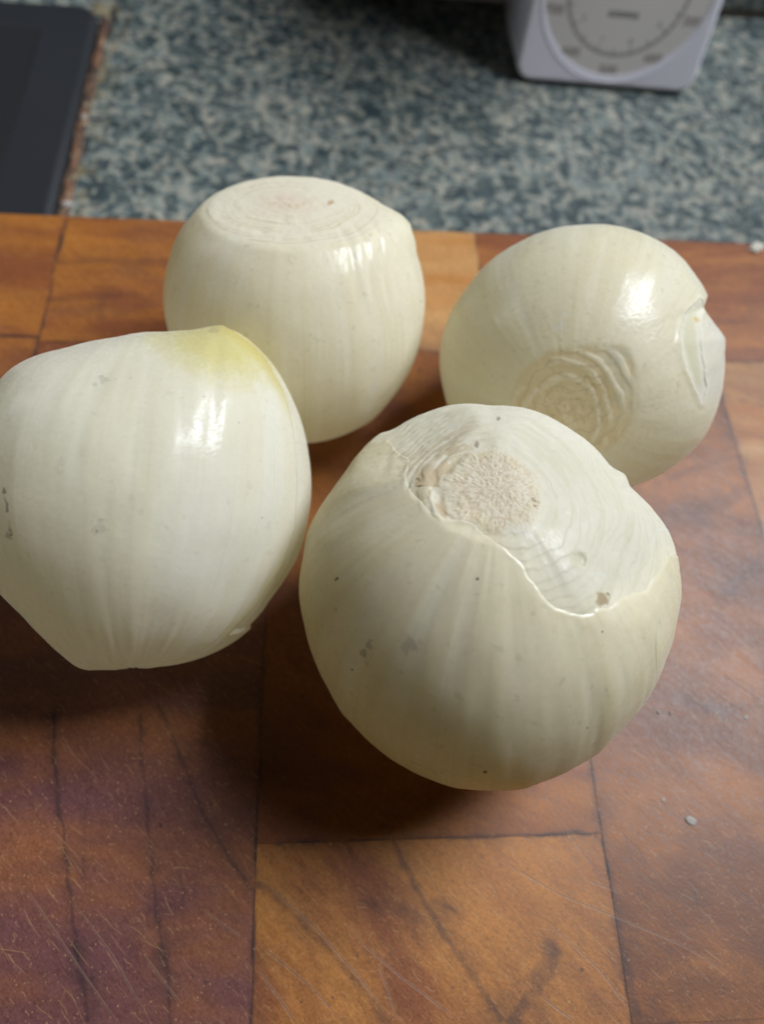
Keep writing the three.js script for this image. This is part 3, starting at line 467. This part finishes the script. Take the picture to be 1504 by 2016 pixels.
// --- back onion: flat cut face on top with rings
{
  const CN = [0, 0.88, 0.475];
  const chip = [[0.60, 0.80], [0.64, 0.745], [0.681, 0.70], [0.73, 0.64], [0.765, 0.59], [0.80, 0.52], [0.86, 0.42], [0.90, 0.36], [1.3, 0.3], [1.3, 1.3], [0.5, 1.3]];
  const F = makeOnion({
    name: 'peeled_onion_002', label: 'peeled onion at the back left with a flat ringed knife cut on top', seed: 1.4, ribs: 0.6,
    centre: [-0.0048, 0.0705, -0.1637], toward: [0.0199, 0.7330, 0.6799], right: [0.9958, 0.0838, 0.0377], reach: 0.2408, front: 0.0385, back: 0.039, axis: [0.0, 0.88, 0.475],
    outline: [[5, 38.2], [15, 38.4], [23, 38.8], [28, 40], [32, 41.2], [36, 41.5], [41, 41], [46, 39.6], [50, 38.7], [57, 38.3], [64, 38.3], [72, 38.6], [80, 38.8], [90, 38.8], [99, 38.8], [107, 38.6], [114, 38], [120, 37.9], [130, 37.9], [139, 37.8], [149, 37.7], [160, 37.3], [174, 37], [186, 36.9], [198, 36.8], [220, 36.8], [244, 37.3], [264, 38.6], [276, 39.3], [284, 39.3], [293, 39.4], [304, 39.5], [314, 38.9], [326, 38.3], [336, 38.3], [345, 38], [354, 37.9]],
    cuts: [{ n: CN, d: 0.0303, s: 0.0019, w: 0.0005 }],
    shape: (q) => {
      let r = q.r; const dn = q.b * CN[1] + q.c * CN[2];
      if (dn > 0.2) { // place on the cut face
        const px = q.a * r, py = (q.b * CN[2] - q.c * CN[1]) * r; q.rad = Math.hypot(px + 0.001, py * 1.05 + 0.0005) + 0.0034 * (fbm2(px * 70, py * 90, 2.5, 2) - 0.5); q.th = Math.atan2(py, px);
        const k = q.cuts[0] > 0 ? sstep(0, 0.0005, q.cuts[0]) : 0, ph = q.rad / 0.0024 + 0.7 * Math.sin(q.rad * 520) + 0.5 * Math.sin(q.rad * 1130 + 1); q.ring = ph - Math.floor(ph); q.onCut = k;
        r += k * 0.0013 * Math.max(0, 1 - (q.rad / 0.0225) ** 2);
        r += k * 0.00003 * (sstep(0, 0.8, q.ring) - sstep(0.82, 1, q.ring) - 0.4) * sstep(0.006, 0.012, q.rad);
      }
      q.chip = q.c > -0.3 ? polySD(chip, q.a + 0.02 * (noise2(q.a * 18, q.b * 18, 2.5) - 0.5), q.b) : 0.3;
      r -= 0.0011 * sstep(0.006, -0.02, q.chip) * (1 - 0.3 * sstep(-0.02, -0.12, q.chip));
      if (q.c > 0) for (const [a, w, d] of [[0.47, 0.022, 0.00028], [0.58, 0.020, 0.00028], [0.66, 0.02, 0.00028], [0.37, 0.03, 0.0003]]) r -= d * Math.exp(-(((q.a - a - 0.16 * (0.38 - q.b)) / w) ** 2)) * sstep(-0.05, 0.2, q.b) * sstep(0.66, 0.5, q.b);
      return r;
    },
    partLabels: { cut_face: 'flat cut face with fine concentric rings and a pinkish centre' },
  });
  const mat = F.skin(1280, 640, (q) => {
    let c = fleshColor(q, 1.4), coat = 0.62 - 0.25 * noise(q.x * 34, q.y * 34, q.z * 34);
    if (q.onCut > 0.01) {
      const k = q.onCut; let s = mix3([0.82, 0.765, 0.61], [0.72, 0.65, 0.45], 0.9 * sstep(0.3, 0.6, noise2(q.a * 5 + 4, q.b * 7, 21.5)) * sstep(0.55, 0.86, q.ring) * sstep(1.0, 0.92, q.ring) * sstep(0.005, 0.011, q.rad));
      s = mix3(s, [0.78, 0.65, 0.50], 0.7 * sstep(0.0115, 0.003, q.rad + 0.003 * (fbm2(q.a * 14, q.b * 20, 7.5, 3) - 0.5)));
      s = mix3(s, [0.56, 0.42, 0.24], 0.6 * sstep(0.62, 0.74, fbm2(q.a * 40, q.b * 60, 3.5, 3)) * sstep(0.007, 0.003, q.rad));
      c = mix3(c, s, k); coat = lerp(coat, 0.12, k);
    }
    c = mix3(c, [0.52, 0.30, 0.12], 0.75 * spot(q, 0.317, 0.849, 0.03, 0.03)); c = mix3(c, [0.16, 0.08, 0.03], 0.9 * spot(q, 0.83, 0.531, 0.018, 0.018));
    c = mix3(c, [0.70, 0.69, 0.44], 0.5 * sstep(0.02, 0, Math.abs(q.chip)) + 0.25 * sstep(0, -0.05, q.chip));
    c = mix3(c, GREY, 0.5 * spot(q, 0.915, 0.06, 0.012, 0.02));
    c = mix3(c, GREEN, 0.28 * sstep(0.55, 0.95, -q.a));
    return [c, coat];
  });
  F.mesh(600, 380, (q) => q.r, (q) => q.onCut > 0.5 ? 'cut_face' : q.chip < 0 ? 'torn_layer' : 'flesh', mat);
}

// --- right onion: sunken root end towards the viewer, torn layer on its right
{
  const ROOTP = [[-0.43, -0.26], [-0.412, -0.191], [-0.365, -0.12], [-0.324, -0.072], [-0.25, -0.02], [-0.182, 0.014], [-0.11, 0.032], [-0.043, 0.042], [0.05, 0.05], [0.148, 0.055], [0.22, 0.058], [0.262, 0.04], [0.285, 0.0], [0.297, -0.055], [0.323, -0.196], [0.338, -0.312], [0.32, -0.40], [0.27, -0.50], [0.15, -0.62], [-0.1, -0.68], [-0.3, -0.6], [-0.42, -0.42]];
  const TROUGH = [[0.645, 0.28], [0.603, 0.168], [0.592, 0.09], [0.597, 0.028], [0.612, -0.03], [0.636, -0.085], [0.665, -0.15], [0.697, -0.203], [0.744, -0.295], [0.762, -0.25], [0.774, -0.205], [0.755, -0.10], [0.738, 0.0], [0.725, 0.09], [0.735, 0.18], [0.78, 0.28], [0.9, 0.36], [0.75, 0.38]];
  const F = makeOnion({
    name: 'peeled_onion_003', label: 'peeled onion at the right rear with a hollow tan root end and a torn layer', seed: 9.3, ribs: 0.8, edge: 3, crinkle: 1.1,
    centre: [0.078, 0.0745, -0.1459], toward: [-0.3264, 0.7218, 0.6105], right: [0.9958, 0.0838, 0.0377], reach: 0.239, front: 0.041, back: 0.0455, axis: [-0.05, -0.33, 0.94], keen: 30,
    outline: [[1, 37.6], [7, 37.7], [14, 35.6], [17, 34.9], [22, 33.6], [24, 34.8], [26, 35.9], [31, 36], [40, 36.1], [50, 36.1], [60, 35.7], [70, 35.5], [82, 35.5], [94, 35.8], [106, 36.2], [117, 36.4], [129, 37.2], [138, 37.8], [150, 38.5], [159, 39.5], [169, 40.3], [179, 40.9], [186, 41], [198, 41.2], [213, 40.8], [234, 40.8], [258, 41], [280, 40.6], [295, 40.5], [303, 40.9], [314, 41.1], [325, 41.1], [334, 40.4], [345, 39], [352, 38.3]],
    cuts: [{ n: [-0.05, -0.30, 0.95], d: 0.0400, s: 0.001, w: 0.0012 }],
    shape: (q) => {
      let r = q.r; q.root = q.c > 0 ? polySD(ROOTP, q.a + 0.015 * (noise2(q.a * 14, q.b * 14, 2.5) - 0.5), q.b + 0.015 * (noise2(q.a * 14, q.b * 14, 6.5) - 0.5)) : 0.5;
      q.trough = q.c > -0.2 ? polySD(TROUGH, q.a + 0.012 * (noise2(q.a * 22, q.b * 22, 4.5) - 0.5), q.b) : 0.5;
      if (q.root < 0.02) {
        const edge = 0.4 + 0.6 * sstep(-0.5, 0.0, q.b), e = (q.root + 0.13 * (fbm2(q.a * 6, q.b * 6, 5.5, 4) - 0.5)) / 0.075, fr = e - Math.floor(e);
        r -= 0.0005 * edge * sstep(0.03, -0.06, q.root); q.rfr = fr;
        r -= sstep(-0.02, -0.06, q.root) * (0.00016 * (fbm2(q.a * 20, q.b * 20, 3.5, 4) - 0.5));
        q.arcs = Math.hypot(q.a + 0.12, (q.b + 0.40) * 0.9) + 0.06 * (fbm2(q.a * 6, q.b * 6, 1.5, 3) - 0.5); q.crest = sstep(0.35, 0.95, 0.5 + 0.5 * Math.sin(q.arcs * 82 + 2 * noise2(q.a * 5, q.b * 5, 3.5))) * sstep(0.15, 0.24, q.arcs) * sstep(0.25, 0.55, fbm2(q.a * 8, q.b * 8, 14.5, 3));
        r += 0.00024 * q.crest * sstep(0, -0.05, q.root); r -= 0.0007 * sstep(-0.05, -0.26, q.root);
        r += 0.00012 * (noise(q.x * 90, q.y * 90, q.z * 90) - 0.5) * sstep(-0.12, -0.2, q.root);
      }
      r -= 0.0010 * sstep(0.008, -0.05, q.trough) * sstep(0.72, 0.56, q.a); r += 0.0003 * sstep(0.05, 0, q.trough) * (q.trough > 0 ? 1 : 0);
      return r;
    },
    partLabels: { root_end: 'sunken tan root end with ragged rings', torn_layer: 'hollow left by a torn layer' },
  });
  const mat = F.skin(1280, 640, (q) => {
    let c = fleshColor(q, 9.3), coat = 0.8 - 0.3 * noise(q.x * 34, q.y * 34, q.z * 34);
    c = mix3(c, [0.68, 0.67, 0.46], 0.30 * sstep(0.2, -0.6, q.a));
    if (q.root < 0.02) {
      const k = sstep(0.012, lerp(-0.05, -0.012, sstep(-0.25, 0.0, q.b) + 0.6 * sstep(0.1, 0.28, q.a)), q.root); let s = mix3([0.78, 0.65, 0.40], [0.83, 0.73, 0.51], fbm2(q.a * 16, q.b * 16, 2.5, 4));
      s = mix3(s, [0.89, 0.83, 0.66], 0.8 * (q.crest ?? 0)); s = mix3(s, TANR, 0.28 * sstep(0.62, 0.9, q.rfr ?? 0) * sstep(1, 0.92, q.rfr ?? 0)); s = mix3(s, [0.66, 0.65, 0.52], 0.8 * sstep(-0.05, 0.22, q.a) * sstep(-0.5, -0.1, q.b) * sstep(0.3, 0.7, fbm2(q.a * 9, q.b * 9, 8.5, 3)));
      s = mix3(s, [0.60, 0.44, 0.24], 0.5 * sstep(0.58, 0.72, fbm(q.x * 50, q.y * 50, q.z * 50 + 0.5, 3)) * sstep(-0.12, -0.2, q.root));
      c = mix3(c, s, k * 0.85); coat = lerp(coat, 0.22, k);
    }
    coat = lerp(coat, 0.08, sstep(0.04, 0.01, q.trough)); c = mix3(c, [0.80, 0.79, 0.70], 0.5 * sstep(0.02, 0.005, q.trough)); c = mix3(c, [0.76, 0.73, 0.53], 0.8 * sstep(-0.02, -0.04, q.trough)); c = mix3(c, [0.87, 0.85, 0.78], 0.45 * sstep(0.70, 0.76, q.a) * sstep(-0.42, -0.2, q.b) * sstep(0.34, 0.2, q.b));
    c = mix3(c, [0.74, 0.55, 0.18], 0.8 * spot(q, 0.735, 0.235, 0.03, 0.02));
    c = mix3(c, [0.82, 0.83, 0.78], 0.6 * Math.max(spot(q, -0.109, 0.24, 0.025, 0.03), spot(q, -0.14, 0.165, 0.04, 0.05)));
    return [c, coat];
  });
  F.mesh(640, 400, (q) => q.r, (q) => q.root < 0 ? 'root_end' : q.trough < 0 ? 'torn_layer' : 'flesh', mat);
}

// ---------------------------------------------------------------- kitchen scale
{
  const W = 0.0945, HT = 0.115, scale = group('kitchen_scale', 'white kitchen scale with a round dial standing on the worktop at the rear', 'kitchen scale', [0.1515, 0, -0.3885]);
  scale.rotation.y = -0.042;
  const white = new THREE.MeshPhysicalMaterial({ color: new THREE.Color(0.80, 0.77, 0.83), roughness: 0.42, specularIntensity: 0.7 });
  const tilt = -0.16, face = new THREE.Group(); // shared lean of the front
  const s = new THREE.Shape(), r = 0.0065, x = W / 2 - 0.002, y1 = HT;
  s.moveTo(-x + r, 0); s.lineTo(x - r, 0); s.absarc(x - r, r, r, -Math.PI / 2, 0); s.lineTo(x - 0.002, y1 - r); s.absarc(x - 0.002 - r, y1 - r, r, 0, Math.PI / 2); s.lineTo(-x + 0.002 + r, y1); s.absarc(-x + 0.002 + r, y1 - r, r, Math.PI / 2, Math.PI); s.lineTo(-x, r); s.absarc(-x + r, r, r, Math.PI, 1.5 * Math.PI);
  const lean = (g) => { g.rotateX(tilt); g.translate(0, 0.0022, 0); return g; };
  const dial = { y: 0.0447, R: 0.0420 };
  const hole = new THREE.Path(); hole.absarc(0, dial.y, dial.R, 0, 2 * Math.PI, true); s.holes.push(hole);
  const hg = new THREE.ExtrudeGeometry(s, { depth: 0.004, bevelEnabled: true, bevelThickness: 0.002, bevelSize: 0.002, bevelSegments: 5, curveSegments: 48 }); hg.translate(0, 0.002, -0.006);
  part('front_panel', lean(hg), white, scale);
  const bg = new RoundedBoxGeometry(W - 0.001, HT, 0.075, 4, 0.007); bg.translate(0, HT / 2 + 0.0005, -0.0445); part('housing', lean(bg), white, scale);
  const bb = new RoundedBoxGeometry(W - 0.006, 0.0034, 0.072, 2, 0.001); bb.translate(0, 0.0017, -0.0395); part('base_foot', bb, new THREE.MeshStandardMaterial({ color: new THREE.Color(0.015, 0.02, 0.02), roughness: 0.7 }), scale);
  const pan = new THREE.CylinderGeometry(0.075, 0.055, 0.045, 64); pan.translate(0, 0.170, -0.055); part('weighing_pan', pan, white, scale);
  const stem = new THREE.CylinderGeometry(0.018, 0.018, 0.030, 32); stem.translate(0, 0.133, -0.055); part('pan_stem', stem, white, scale);
  // printed dial
  const N = 1024, cv = document.createElement('canvas'); cv.width = cv.height = N; const k = cv.getContext('2d'), px = N / (2 * dial.R);
  k.fillStyle = '#d9d2cc'; k.fillRect(0, 0, N, N); k.translate(N / 2, N / 2);
  k.strokeStyle = '#77726d'; k.lineWidth = 1.5;
  for (let i = 0; i < 200; i++) { const a = i / 200 * 2 * Math.PI, l = i % 10 ? (i % 5 ? 0.0016 : 0.0024) : 0.0034; k.lineWidth = i % 10 ? 6 : 9; k.beginPath(); k.moveTo(Math.cos(a) * 0.0300 * px, Math.sin(a) * 0.0300 * px); k.lineTo(Math.cos(a) * (0.0300 - l) * px, Math.sin(a) * (0.0300 - l) * px); k.stroke(); }
  k.lineWidth = 5; k.beginPath(); k.arc(0, 0, 0.0300 * px, 0, 2 * Math.PI); k.stroke();
  k.fillStyle = '#7d716c'; k.textAlign = 'center'; k.textBaseline = 'middle';
  const at = (txt, deg, rad, size, bold) => { const a = deg * Math.PI / 180; k.font = (bold ? 'bold ' : '') + Math.round(size * px) + 'px sans-serif'; k.fillText(txt, Math.sin(a) * rad * px, -Math.cos(a) * rad * px); };
  ['0', '100', '200', '300', '400', '500', '600', '700', '800', '900'].forEach((t, i) => { at(t, i * 36, 0.0365, 0.0058, true); });
  k.fillStyle = '#6d6762'; ['0', '2', '4', '6', '8', '1', '3', '5', '7', '9'].forEach((t, i) => at(t, i * 36 + 18, 0.0238, 0.0042, false));
  k.fillStyle = '#4c4947'; { const R = rng(5); for (let i = 0; i < 7; i++) { const x = (-0.0075 + i * 0.0022) * px; k.fillRect(x, 0.0095 * px, 0.0006 * px, 0.0028 * px); k.fillRect(x, (0.0095 + 0.0022 * Math.floor(R() * 2)) * px, 0.0016 * px, 0.0006 * px); k.fillRect(x + 0.001 * px, 0.0095 * px, 0.0006 * px, 0.0028 * px); } }
  const tex = new THREE.CanvasTexture(cv); tex.colorSpace = THREE.SRGBColorSpace;
  const dg = new THREE.CylinderGeometry(dial.R - 0.0002, dial.R - 0.0002, 0.0012, 96); dg.rotateX(Math.PI / 2); dg.translate(0, dial.y, -0.0008);
  uvMetres(dg, (x) => 0.5 + x / (2 * dial.R), (x, y) => 0.5 + (y - dial.y) / (2 * dial.R));
  part('dial', lean(dg), new THREE.MeshPhysicalMaterial({ map: tex, roughness: 0.4 }), scale);
  const rg = new THREE.TorusGeometry(dial.R + 0.0002, 0.0004, 12, 120); rg.translate(0, dial.y, -0.0001); part('dial_rim', lean(rg), white, scale);
}

// ---------------------------------------------------------------- crumbs and scraps
{
  const crumbMat = new THREE.MeshPhysicalMaterial({ color: new THREE.Color(0.42, 0.37, 0.32), roughness: 0.6, transmission: 0.3, thickness: 0 });
  const bit = (name, label, category, x, y, z, rx, ry, rz, seed, mat = crumbMat, rag = 0.62, grp) => {
    const g = new THREE.IcosahedronGeometry(1, 5), p = g.attributes.position, v = V3(0, 0, 0);
    for (let i = 0; i < p.count; i++) { v.fromBufferAttribute(p, i); const k = rag + (1.37 - rag) * 1.0 * fbm(v.x * 2.2 + seed, v.y * 2.2, v.z * 2.2 + 0.5, 3) + 0.28 * (noise(v.x * 6 + seed, v.y * 6, v.z * 6) - 0.5); v.multiplyScalar(k); p.setXYZ(i, v.x * rx, v.y * ry, v.z * rz); }
    g.computeVertexNormals(); g.computeBoundingBox(); g.translate(0, -g.boundingBox.min.y - 0.00008, 0);
    const m = part(name, g, mat, scene); m.position.set(x, y, z); m.rotation.y = seed * 1.3; m.userData = { label, category }; if (grp) m.userData.group = grp; return m;
  };
  const T = BOARD + 0.0001;
  bit('onion_crumb', 'largest pale crumb on the board, right of the front onion and below it', 'crumb', 0.1013, T, -0.0245, 0.0014, 0.00020, 0.0010, 2.1);
  bit('onion_crumb_001', 'tiny white crumb left one of a close pair beside the front onion', 'crumb', 0.0984, T, -0.0533, 0.0004, 0.0002, 0.0005, 3.3);
  bit('onion_crumb_002', 'tiny white crumb on the board, right one of a close pair beside the front onion', 'crumb', 0.102, T, -0.0531, 0.00035, 0.0002, 0.0005, 4.7);
  bit('onion_crumb_003', 'flaky white crumb on the board near the right edge of the picture', 'crumb', 0.1237, T, -0.0514, 0.0006, 0.00012, 0.0005, 5.2);
  bit('onion_crumb_004', 'faint smeared white crumb on the purple brown block between the paired crumbs and the largest', 'crumb', 0.0948, T, -0.0298, 0.0004, 0.00010, 0.0005, 6.4);
  const scrapMat = new THREE.MeshPhysicalMaterial({ color: new THREE.Color(0.46, 0.43, 0.34), roughness: 0.75 });
  bit('onion_scrap', 'ragged pale onion scrap caught on the rear edge of the board at the right', 'scrap', 0.1790, T, -0.2395, 0.0044, 0.0008, 0.0026, 7.7, scrapMat, 0.05);
  bit('onion_scrap_001', 'small white scrap where the hob edge meets the rear of the board', 'scrap', -0.1050, 0.0012, -0.2835, 0.0019, 0.0010, 0.0022, 8.9, crumbMat);
  bit('onion_scrap_002', 'small white scrap halfway along the brown sealant of the hob', 'scrap', -0.1058, 0.0012, -0.3424, 0.0012, 0.0008, 0.0018, 1.9, crumbMat);
}

// ---------------------------------------------------------------- the window that lights the worktop, and an added fill window (outside the picture)
function makeWindow(name, label, W, aim) {
  const g = group(name, label, 'window', [W.x, W.y, W.z]); g.lookAt(...aim);
  const fm = new THREE.MeshStandardMaterial({ color: new THREE.Color(0.75, 0.75, 0.73), roughness: 0.5 });
  const bar = (w, h, x, y) => { const b = new RoundedBoxGeometry(w, h, 0.03, 2, 0.004); b.translate(x, y, -0.012); part('frame', b, fm, g); };
  bar(0.04, W.h + 0.08, -W.w / 2 - 0.02, 0); bar(0.04, W.h + 0.08, W.w / 2 + 0.02, 0); bar(W.w, 0.04, 0, W.h / 2 + 0.02); bar(W.w, 0.04, 0, -W.h / 2 - 0.02);
  const pane = new THREE.BoxGeometry(W.w, W.h, 0.004); pane.translate(0, 0, -0.012);
  part('window_pane', pane, new THREE.MeshStandardMaterial({ color: 0x111111, emissive: new THREE.Color(...W.color), emissiveIntensity: 0.8, roughness: 0.3 }), g);
  const l = new THREE.RectAreaLight(new THREE.Color(...W.color), W.power, W.w, W.h); l.name = 'daylight'; l.rotation.y = Math.PI; l.position.z = 0.001; g.add(l);
}
makeWindow('window', 'bright window beside the worktop, out of the picture on the right', WINDOW, [WINDOW.x - 1, WINDOW.y, WINDOW.z]);
makeWindow('window_001', 'smaller dimmer window added out of the picture on the left as fill light', ADDED_WINDOW, [0, 0.2, -0.1]);

renderer.render(scene, camera);
